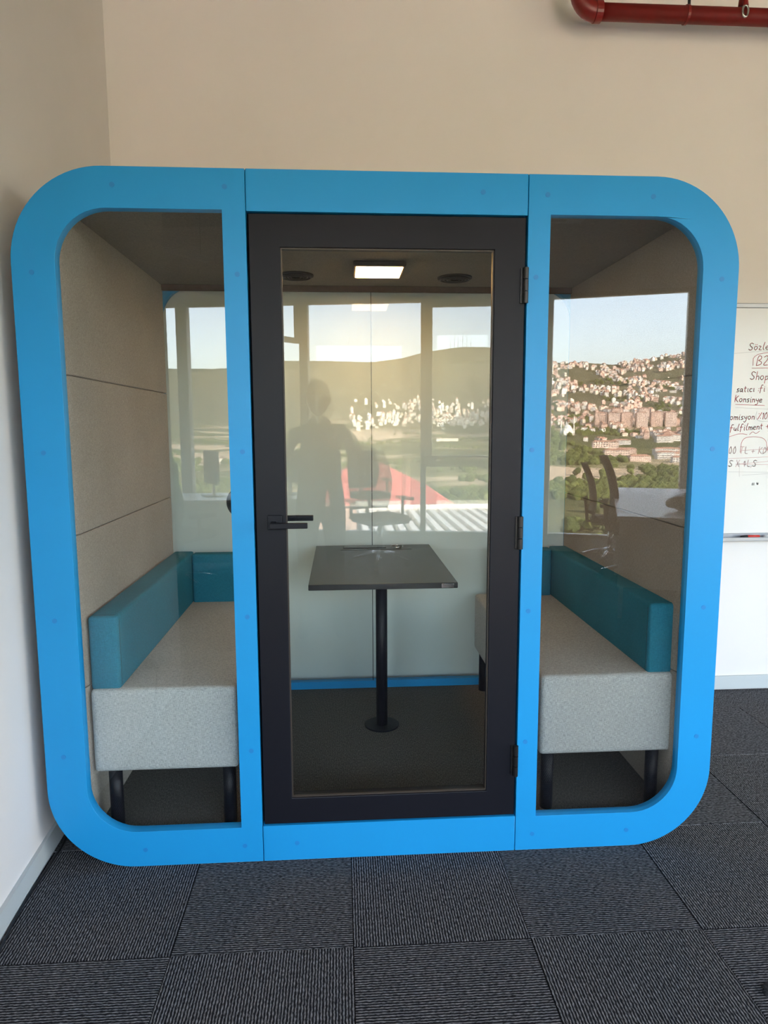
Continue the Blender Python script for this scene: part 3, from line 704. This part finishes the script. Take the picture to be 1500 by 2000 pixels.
# +y is the way the person faces; z from the floor
J = [((0, 0, .95), (.155, .115)), ((0, .005, 1.10), (.145, .105)), ((0, 0, 1.25), (.165, .115)), ((0, -.01, 1.38), (.165, .105)), ((0, -.01, 1.46), (.075, .07)), ((0, .0, 1.52), (.056, .056)),
     ((.10, -.01, 1.40), .075), ((.195, -.01, 1.385), .062), ((.275, .02, 1.13), .048), ((.25, .17, 1.22), .040), ((.205, .245, 1.31), .028),
     ((-.10, -.01, 1.40), .075), ((-.195, -.01, 1.385), .062), ((-.265, .04, 1.13), .048), ((-.10, .20, 1.22), .038), ((.065, .245, 1.31), .027),
     ((.09, 0, .86), .098), ((.10, .01, .50), .062), ((.11, -.01, .12), .042), ((.12, .02, .06), .045), ((.135, .14, .04), .035),
     ((-.09, 0, .86), .098), ((-.10, .02, .50), .062), ((-.11, 0, .12), .042), ((-.12, .03, .06), .045), ((-.135, .15, .04), .035)]
E_ = [(0, 1), (1, 2), (2, 3), (3, 4), (4, 5), (3, 6), (6, 7), (7, 8), (8, 9), (9, 10), (3, 11), (11, 12), (12, 13), (13, 14), (14, 15),
      (0, 16), (16, 17), (17, 18), (18, 19), (19, 20), (0, 21), (21, 22), (22, 23), (23, 24), (24, 25)]
skin_mesh('body', J, E_, M['shirt'], 0, pr)
# head: shaped sphere with nose, brow, ears, chin
hdE = bpy.data.objects.new('head', None); link(hdE, pr); hdE.location = (-.005, .01, 1.63)
bm = bmesh.new(); bmesh.ops.create_uvsphere(bm, u_segments=28, v_segments=20, radius=1)
for v in bm.verts:
    x, y, z = v.co
    w_ = .078*(1-.22*max(0, -z)**1.3); v.co = Vector((x*w_, y*.098*(1-.10*max(0, -z)), z*.118))
    if y > .3:
        v.co.y += .024*math.exp(-((x*w_/.013)**2))*math.exp(-(((z+.12)/.20)**2))
        v.co.y += .008*math.exp(-(((z+.62)/.12)**2))*math.exp(-((x/.4)**2))
        v.co.y -= .012*(math.exp(-(((x-.42)/.17)**2))+math.exp(-(((x+.42)/.17)**2)))*math.exp(-(((z-.06)/.13)**2))
fin('skull', bm, M['skin'], hdE, smooth=True)
for s in (-1, 1):
    bm = bmesh.new(); bmesh.ops.create_icosphere(bm, subdivisions=2, radius=1, matrix=Matrix.Translation((s*.079, -.005, -.005)) @ Matrix.Diagonal((.009, .018, .032, 1))); fin('ear', bm, M['skin'], hdE, smooth=True)
    bm = bmesh.new(); bmesh.ops.create_icosphere(bm, subdivisions=2, radius=.011, matrix=Matrix.Translation((s*.031, .079, .008))); fin('eye', bm, M['white'], hdE, smooth=True)
    bm = bmesh.new(); bmesh.ops.create_icosphere(bm, subdivisions=1, radius=.005, matrix=Matrix.Translation((s*.031, .0885, .008))); fin('pupil', bm, M['gap'], hdE, smooth=True)
bm = bmesh.new(); bmesh.ops.create_icosphere(bm, subdivisions=2, radius=1, matrix=Matrix.Translation((0, .085, -.052)) @ Matrix.Diagonal((.024, .007, .007, 1))); fin('mouth', bm, plain('lips', (.35, .12, .10), .5), hdE, smooth=True)
bm = bmesh.new(); bmesh.ops.create_uvsphere(bm, u_segments=28, v_segments=20, radius=1)
bmesh.ops.delete(bm, geom=[v for v in bm.verts if v.co.z < (.45 if v.co.y > .35 else -.35)], context='VERTS')
for v in bm.verts: v.co = Vector((v.co.x*.084, v.co.y*.104-.003, v.co.z*.126+.002))
fin('hair', bm, M['hair'], hdE, smooth=True)
# hands closed on the phone
phx, phy = .14, .29
def hand(s, x0, nm):
    # s=+1: hand on the +x side of the phone
    J = [((x0+s*.03, .245, 1.31), (.026, .018)), ((x0+s*.012, .262, 1.345), (.030, .016)), ((x0+s*.006, .272, 1.37), (.026, .013))]
    E2 = [(0, 1), (1, 2)]
    for q, (dz, L) in enumerate(((.0, .92), (-.021, 1.0), (-.042, .95), (-.061, .78))):
        b = len(J); zz = 1.372+dz
        J += [((x0+s*.024, .266, zz-.004), .0095), ((x0+s*.030, .286, zz), .009), ((x0+s*.012, .3065, zz+.002), .0082), ((x0-s*.014*L, .308, zz+.004), .007)]
        E2 += [(1, b), (b, b+1), (b+1, b+2), (b+2, b+3)]
    b = len(J); J += [((x0+s*.015, .262, 1.36), .012), ((x0-s*.004, .272, 1.385), .011), ((x0-s*.022, .278, 1.40), .0085)]
    E2 += [(0, b), (b, b+1), (b+1, b+2)]
    return skin_mesh(nm, J, E2, M['skin'], 0, pr, 2)
hand(1, phx+.034, 'hand'); hand(-1, phx-.034, 'hand')
ph = thing('phone', 'black phone held upright in both hands, mirrored in the door', 'phone', (.82+phx, -2.45+phy, 1.30))
bm = bmesh.new(); abox(bm, -.037, .037, -.004, .004, 0, .160); fin('case', bm, M['gap'], ph, bevel=.003)
bm = bmesh.new(); abox(bm, -.034, .034, -.005, -.004, .004, .156); fin('display', bm, M['screen'], ph)

# ------------------------------------------------------------------ the country outside
def lerp(t, x):
    if x <= t[0][0]: return t[0][1]
    for a, b in zip(t, t[1:]):
        if x <= b[0]: return a[1]+(b[1]-a[1])*(x-a[0])/(b[0]-a[0])
    return t[-1][1]
SKY = [(-1, .085), (-.3, .066), (-.23, .071), (-.19, .075), (-.16, .078), (-.08, .094), (-.017, .094), (.047, .092), (.093, .099), (.117, .106), (.16, .113), (.179, .115), (.216, .115), (.26, .105), (.314, .092), (.404, .089), (.514, .105), (.7, .13), (1.2, .11)]
PC = [(30, -22), (60, -30), (120, -45), (250, -60), (400, -74), (600, -72), (900, -69), (1300, -64), (1900, -52), (2500, -42), (3000, -22), (3400, 14), (3900, 120), (4300, 190), (5000, 420)]
PR = [(30, -22), (60, -32), (120, -48), (300, -72), (520, -82), (700, -78), (900, -68), (1100, -64), (1250, -56), (1400, -42), (1700, 0), (2000, 62), (2500, 170)]
def hgt(s, d):
    k = min(1, max(0, (s-.225)/.07)); k = k*k*(3-2*k); sk = lerp(SKY, s)
    if d < 5000: c = lerp(PC, d)
    else:
        top = sk*5600; c = lerp([(5000, min(420, top*.87)), (5600, top), (7500, top*.8)], d)
    if d < 2500: r = lerp(PR, d)
    else:
        top = sk*2900; r = lerp([(2500, top*.70), (2900, top), (5000, top*1.1), (7500, top)], d)
    h_ = c*(1-k)+r*k
    v = noise.noise(Vector((s*d*.004, d*.004, 1)))*min(12, d*.004)+noise.noise(Vector((s*d*.015, d*.015, 5)))*min(4, d*.002)
    return 1.444+h_+v*(0 if 5300 < d < 5900 or d < 60 else 1)
EX, EY = CAM.x, GY-CAM.y
def world_pt(s, d, z=None): return Vector((EX+s*d, EY-d, hgt(s, d) if z is None else z))
bm = bmesh.new()
ss = [-1.0+.02*k for k in range(36)]+[-.29+.01*k for k in range(91)]+[.62+.04*k for k in range(15)]
ss = sorted(set(round(x, 4) for x in ss)); dd = []; d = 22.0
while d < 7500: dd.append(d); d *= 1.022
grid = [[bm.verts.new(world_pt(s, d)) for s in ss] for d in dd]
for i in range(len(dd)-1):
    for j in range(len(ss)-1): bm.faces.new((grid[i][j], grid[i][j+1], grid[i+1][j+1], grid[i+1][j]))
def terrain_mat():
    m, n, l, b = nmat('hill_country'); g_ = n.new('ShaderNodeNewGeometry')
    def nz(scale, det=6):
        mp = n.new('ShaderNodeMapping'); mp.inputs['Scale'].default_value = scale; l.new(g_.outputs['Position'], mp.inputs[0])
        t = n.new('ShaderNodeTexNoise'); t.inputs['Scale'].default_value = 1; t.inputs['Detail'].default_value = det; l.new(mp.outputs[0], t.inputs['Vector']); return t.outputs[0]
    r = n.new('ShaderNodeValToRGB'); l.new(nz((.0022, .0045, .004)), r.inputs[0])
    e = r.color_ramp.elements; e[0].position = .40; e[0].color = (.085, .095, .045, 1); e[1].position = .60; e[1].color = (.46, .36, .24, 1)
    e2 = r.color_ramp.elements.new(.52); e2.color = (.17, .16, .075, 1)
    # forest on high ground
    sp = n.new('ShaderNodeSeparateXYZ'); l.new(g_.outputs['Position'], sp.inputs[0])
    mr = n.new('ShaderNodeMapRange'); mr.inputs[1].default_value = -45; mr.inputs[2].default_value = 60; l.new(sp.outputs[2], mr.inputs[0])
    fr = n.new('ShaderNodeValToRGB'); l.new(nz((.012, .012, .012)), fr.inputs[0])
    e = fr.color_ramp.elements; e[0].position = .35; e[0].color = (.085, .085, .05, 1); e[1].position = .7; e[1].color = (.17, .155, .10, 1)
    mx = n.new('ShaderNodeMix'); mx.data_type = 'RGBA'; l.new(mr.outputs[0], mx.inputs[0]); l.new(r.outputs[0], mx.inputs[6]); l.new(fr.outputs[0], mx.inputs[7])
    base = mx.outputs[2]
    for cx_, cy_, rx, ry in ((318, -935, 62, 150), (120, -2700, 200, 330)):   # bare sandy ground
        a = n.new('ShaderNodeVectorMath'); a.operation = 'SUBTRACT'; a.inputs[1].default_value = (cx_, cy_, 0); l.new(g_.outputs['Position'], a.inputs[0])
        c = n.new('ShaderNodeVectorMath'); c.operation = 'MULTIPLY'; c.inputs[1].default_value = (1/rx, 1/ry, 0); l.new(a.outputs[0], c.inputs[0])
        e3 = n.new('ShaderNodeVectorMath'); e3.operation = 'LENGTH'; l.new(c.outputs[0], e3.inputs[0])
        ad = n.new('ShaderNodeMath'); ad.operation = 'MULTIPLY_ADD'; ad.inputs[1].default_value = .9; l.new(nz((.02, .02, .02)), ad.inputs[0]); l.new(e3.outputs['Value'], ad.inputs[2])
        mr2 = n.new('ShaderNodeMapRange'); mr2.inputs[1].default_value = 1.25; mr2.inputs[2].default_value = 1.45; mr2.inputs[3].default_value = 1; mr2.inputs[4].default_value = 0; l.new(ad.outputs[0], mr2.inputs[0])
        m3 = n.new('ShaderNodeMix'); m3.data_type = 'RGBA'; l.new(mr2.outputs[0], m3.inputs[0]); l.new(base, m3.inputs[6]); m3.inputs[7].default_value = (.52, .40, .27, 1); base = m3.outputs[2]
    l.new(base, b.inputs['Base Color']); b.inputs['Roughness'].default_value = 1; b.inputs['Specular IOR Level'].default_value = 0
    return m
ter = fin('hillside', bm, terrain_mat(), smooth=True); struct(ter)
ter.name = 'terrain'

roofc = plain('roof_tiles', (.36, .19, .13), .9, var=.2, vs_=.02)
wallc = [plain('house_wall', c, .9, spec=.1) for c in ((.72, .62, .50), (.80, .76, .68), (.60, .42, .34), (.55, .52, .48), (.85, .80, .66), (.66, .50, .42))]
darkw = plain('far_window', (.07, .08, .09), .3)
def house_mesh(k, flat=False):
    bm = bmesh.new(); abox(bm, -.5, .5, -.5, .5, -.4, 1, 0)
    if flat: abox(bm, -.5, .5, -.5, .5, 1.0, 1.04, 0); abox(bm, -.15, .1, -.1, .2, 1.04, 1.25, 0)
    else:
        b_ = [bm.verts.new(p) for p in ((-.55, -.55, 1), (.55, -.55, 1), (.55, .55, 1), (-.55, .55, 1))]; t = [bm.verts.new((-.2, 0, 1.28)), bm.verts.new((.2, 0, 1.28))]
        for f in ((b_[0], b_[1], t[1], t[0]), (b_[2], b_[3], t[0], t[1]), (b_[1], b_[2], t[1]), (b_[3], b_[0], t[0]), (b_[3], b_[2], b_[1], b_[0])):
            bm.faces.new(f).material_index = 1
    bmesh.ops.recalc_face_normals(bm, faces=bm.faces)
    me = bpy.data.meshes.new('house'); bm.to_mesh(me); bm.free(); me.materials.append(wallc[k]); me.materials.append(roofc); return me
HM = [house_mesh(k, False) for k in range(6)]+[house_mesh(k, True) for k in (1, 4, 0)]
rnd = random.Random(5)
def put_house(s, d, w, dp, h, mi, label, group):
    o = bpy.data.objects.new('house', HM[mi]); COL.objects.link(o); o.location = world_pt(s, d); o.scale = (w, dp, h); o.rotation_euler.z = rnd.uniform(-.5, .5)
    tag(o, label, 'house', group); return o
# bulk beyond the three hundred: merged
stuff_bm = bmesh.new()
def bulk_house(s, d, w, dp, h, mi):
    p = world_pt(s, d); m_ = Matrix.Translation(p) @ Matrix.Rotation(rnd.uniform(-.5, .5), 4, 'Z')
    abox(stuff_bm, -w/2, w/2, -dp/2, dp/2, -5, h, mi, mat=m_)
    vs_ = [m_ @ Vector(q) for q in ((-w*.55, -dp*.55, h), (w*.55, -dp*.55, h), (w*.55, dp*.55, h), (-w*.55, dp*.55, h), (-w*.2, 0, h*1.28), (w*.2, 0, h*1.28))]
    v = [stuff_bm.verts.new(q) for q in vs_]
    for f in ((0, 1, 5, 4), (2, 3, 4, 5), (1, 2, 5), (3, 0, 4)):
        fc = stuff_bm.faces.new([v[i] for i in f]); fc.material_index = 6 if rnd.random() < .7 else mi
nH = 0
town = []
for i in range(1750):
    s = rnd.uniform(.30, .60); d = 1420+1450*rnd.random()**.85
    den = noise.noise(Vector((s*d*.006, d*.006, 3)))
    if den < -.08: continue
    if s < .36 and d < 1650: continue
    town.append((d, s))
town.sort()
for q, (d, s) in enumerate(town):
    w, dp, h = rnd.uniform(8, 15), rnd.uniform(7, 11), rnd.choice((6, 7, 9, 10, 14)); mi = rnd.choice((0, 1, 2, 2, 3, 5, 3))
    if q < 190: put_house(s, d, w, dp, h, mi, 'small pale house with a terracotta roof in the hillside town', 'houses of the hillside town')
    else: bulk_house(s, d, w, dp, h, mi)
for i in range(420):
    s = rnd.uniform(.015, .225) if i % 4 else rnd.uniform(.05, .19); d = 3620+rnd.gauss(0, 190)+300*noise.noise(Vector((s*14, 2, 4)))
    if noise.noise(Vector((s*d*.004, d*.005, 9))) < -.3: continue
    w, dp, h = rnd.uniform(10, 18), rnd.uniform(8, 13), rnd.choice((8, 10, 14, 18, 30))
    if i < 110: put_house(s, d, w, dp, h, rnd.choice((6, 7, 6, 7, 8)), 'tiny white flat-roofed house in the town under the wooded hill', 'houses of the white town')
    else: bulk_house(s, d, w, dp, h, rnd.choice((1, 4, 1, 0)))
o = fin('distant_houses', stuff_bm, wallc+[roofc]); tag(o, 'crowded small distant houses filling the town on the hillside', 'houses', kind='stuff')
# terraces of long blocks, and tower blocks, with window rows
def block(name, label, s, d, w, dp, h, mi, rz, group, floors, cols, roof=True):
    t = thing(name, label, 'building', world_pt(s, d), rz, group)
    bm = bmesh.new(); abox(bm, -w/2, w/2, -dp/2, dp/2, -6, h); fin('wall', bm, wallc[mi], t)
    bm = bmesh.new(); b_ = [bm.verts.new(p) for p in ((-w/2-.6, -dp/2-.6, h), (w/2+.6, -dp/2-.6, h), (w/2+.6, dp/2+.6, h), (-w/2-.6, dp/2+.6, h))]; tt = [bm.verts.new((-w/2+dp/2, 0, h+2.6)), bm.verts.new((w/2-dp/2, 0, h+2.6))]
    for f in ((b_[0], b_[1], tt[1], tt[0]), (b_[2], b_[3], tt[0], tt[1]), (b_[1], b_[2], tt[1]), (b_[3], b_[0], tt[0]), (b_[3], b_[2], b_[1], b_[0])): bm.faces.new(f)
    fin('roof', bm, roofc, t)
    bm = bmesh.new()
    for a in range(floors):
        z = h*(a+.35)/floors; hh = h/floors*.45
        for c in range(cols):
            x = -w/2+w*(c+.5)/cols; abox(bm, x-w/cols*.25, x+w/cols*.25, dp/2, dp/2+.15, z, z+hh)
    o = fin('window', bm, darkw, t); o['kind'] = 'stuff'
    return t
for i in range(26):
    d = 1090+i*17+rnd.uniform(-8, 8); s0 = .43-(d-1090)*.00016; s = rnd.uniform(s0, .60)
    block('apartment_block', 'long low pink block with a terracotta roof at the edge of the hillside town', s, d, rnd.uniform(32, 52), 11, rnd.choice((9, 12)), rnd.choice((2, 3, 5)), rnd.uniform(-.12, .12), 'long terraces below the town', 3, 10)
for i, (s, d, h) in enumerate(((.385, 1660, 36), (.405, 1650, 36), (.425, 1665, 34), (.448, 1650, 36), (.470, 1668, 34), (.492, 1660, 33), (.41, 1760, 30), (.45, 1765, 30))):
    block('apartment_tower', ('leftmost', 'second from left', 'third from left', 'third from right', 'second from right', 'rightmost', 'left one behind', 'right one behind')[i]+' of the row of tall apartment towers in the hillside town', s, d, 27, 17, h, (2, 5)[i % 2], .15, 'apartment towers of the town', 9, 6)
# mosque
mq = thing('mosque', 'white mosque with a dome and two slim minarets at the left of the town', 'mosque', world_pt(.336, 1560))
wm = wallc[1]; bm = bmesh.new(); abox(bm, -13, 13, -13, 13, -6, 9); abox(bm, -9, 9, -9, 9, 9, 13); fin('hall', bm, wm, mq)
bm = bmesh.new(); bmesh.ops.create_uvsphere(bm, u_segments=20, v_segments=12, radius=9, matrix=Matrix.Translation((0, 0, 13))); fin('dome', bm, wm, mq, smooth=True)
for x in (-15, 15):
    bm = bmesh.new(); atube(bm, [(x, 0, -5), (x, 0, 27), (x, 0, 27.1), (x, 0, 29), (x, 0, 29.1), (x, 0, 36), (x, 0, 44)], [1.5, 1.3, 2.1, 2.1, 1.1, 1.1, .05], 10); fin('minaret', bm, wm, mq)
# masts
for k, (s, h) in enumerate(((.160, 60), (.166, 95), (.171, 75), (.178, 100), (.184, 80), (.190, 50))):
    p = world_pt(s, 5580); t = thing('radio_mast', ('leftmost short', 'second from left', 'third from left', 'tallest', 'fifth from left', 'rightmost and lowest')[k]+' of the thin radio masts on the highest hilltop', 'mast', p, 0, 'radio masts on the hill')
    bm = bmesh.new(); atube(bm, [(0, 0, -20), (0, 0, h)], [1.6, .9], 6); fin('mast', bm, M['hinge'], t)
# white sheds in the plain
for k, (s, d, w) in enumerate(((.150, 2150, 42), (.166, 2170, 26), (-.17, 1250, 60), (-.12, 1230, 50))):
    p = world_pt(s, d); t = thing('shed', ('white shed alone in the brown fields', 'smaller white shed beside the one in the fields', 'long pale shed by the road at the left', 'second long pale shed by the road at the left')[k], 'shed', p)
    bm = bmesh.new(); abox(bm, -w/2, w/2, -9, 9, -4, 8); fin('wall', bm, wallc[4], t); bm = bmesh.new(); abox(bm, -w/2-.5, w/2+.5, -9.5, 9.5, 8, 8.6); fin('roof', bm, roofc if k > 1 else wallc[1], t)

# trees
leaf = [plain('leaves', c, 1, spec=.05, var=.25, vs_=.4) for c in ((.085, .105, .03), (.14, .165, .05), (.06, .08, .03))]
trunkm = plain('bark', (.10, .07, .05), .9)
def crown_bm(bm, c, r, mi=0, sub=1):
    g0 = len(bm.verts); bmesh.ops.create_icosphere(bm, subdivisions=sub, radius=1, matrix=Matrix.Translation(c) @ Matrix.Diagonal((r, r, r*1.05, 1)))
    bm.verts.ensure_lookup_table()
    for v in bm.verts[g0:]: v.co += (v.co-Vector(c))*.35*noise.noise(v.co*(2.0/r))
crown_me = []
for k in range(3):
    bm = bmesh.new()
    for q in range(5): crown_bm(bm, (rnd.uniform(-.45, .45), rnd.uniform(-.45, .45), rnd.uniform(.7, 1.4)), rnd.uniform(.45, .7), sub=2)
    me = bpy.data.meshes.new('crown'); bm.to_mesh(me); bm.free(); me.materials.append(leaf[k]); crown_me.append(me)
bm = bmesh.new(); atube(bm, [(0, 0, -.5), (0, 0, 1)], [.09, .06], 6); trme = bpy.data.meshes.new('trunk'); bm.to_mesh(trme); bm.free(); trme.materials.append(trunkm)
def tree(s, d, h):
    t = thing('tree', 'bushy green tree on the slope below the office windows', 'tree', world_pt(s, d), rnd.uniform(0, 6), 'trees on the near slope'); t.scale = (h*.5,)*3
    a = bpy.data.objects.new('crown', crown_me[rnd.randrange(3)]); link(a, t); b = bpy.data.objects.new('trunk', trme); link(b, t)
near = []
for i in range(260):
    if i % 5 < 3: s, d = rnd.uniform(.27, .56), 300*math.exp(rnd.random()*1.15)
    else: s, d = rnd.uniform(.13, .24), 210*math.exp(rnd.random()*1.2)
    if noise.noise(Vector((s*d*.012, d*.012, 7))) < -.15: continue
    near.append((s, d))
for s, d in near[:200]: tree(s, d, rnd.uniform(8, 13))
bm = bmesh.new()
for i in range(5200):
    if i % 3: s, d = rnd.uniform(.24, .62), 560*math.exp(rnd.random()*1.5)
    else: s, d = rnd.uniform(-.25, .25), 500*math.exp(rnd.random()*1.7)
    if noise.noise(Vector((s*d*.006, d*.006, 21))) < (.0 if d < 1500 else .12): continue
    if .30 < s < .40 and 820 < d < 1060: continue
    p = world_pt(s, d); crown_bm(bm, (p.x, p.y, p.z+2), rnd.uniform(4, 8))
for f in bm.faces: f.material_index = 0
o = fin('forest', bm, leaf); tag(o, 'scrubby dark green woodland covering the valley and the edges of the town', 'forest', kind='stuff')

# near roofs outside the windows
rf = thing('corrugated_roof', 'white ribbed metal roof just below the office windows', 'roof', R(7, 38, -4.2))
bm = bmesh.new(); abox(bm, -5, 5.2, -6, 4.6, -.7, -.42); fin('roof_sheet', bm, plain('sheet_gap_shade', (.10, .10, .095), .6), rf)  # sheet coloured near black to stand for shadow between the ribs
ribw = plain('sheet_white', (.82, .80, .74), .5)
bm = bmesh.new(); abox(bm, -.17, .17, -6, 4.6, -.42, .02); ribme = None
r0 = fin('roof_rib', bm, ribw, rf); ribme = r0.data; r0.location.x = -4.7
for k in range(1, 15):
    o = bpy.data.objects.new('roof_rib', ribme); link(o, rf); o.location.x = -4.7+.68*k
bm = bmesh.new(); abox(bm, -5, 5.2, -6.3, -6, -.5, .30); fin('parapet', bm, ribw, rf)
bm = bmesh.new(); abox(bm, -5, 5.2, -6, 4.6, -30, -.7); fin('walls', bm, wallc[3], rf)
rr = thing('red_roof_building', 'low building with a faded red hipped roof beyond the ribbed roof', 'building', R(.5, 58, -4.6))
redr = plain('red_sheet', (.55, .12, .10), .7)
bm = bmesh.new(); b_ = [bm.verts.new(p) for p in ((-2.5, 8, 0), (9.3, 8, 0), (9.3, -9, 0), (-2.5, -9, 0))]; tt = [bm.verts.new((1.5, -1, 2.7)), bm.verts.new((4.2, -1, 2.7))]
for f in ((b_[0], b_[1], tt[1], tt[0]), (b_[2], b_[3], tt[0], tt[1]), (b_[1], b_[2], tt[1]), (b_[3], b_[0], tt[0]), (b_[3], b_[2], b_[1], b_[0])): bm.faces.new(f)
fin('roof', bm, redr, rr)
bm = bmesh.new(); abox(bm, -2.2, 9, -8.7, 7.7, -28, 0); fin('walls', bm, wallc[5], rr)
# the building that holds the office stands on the slope; its flank carries the floor
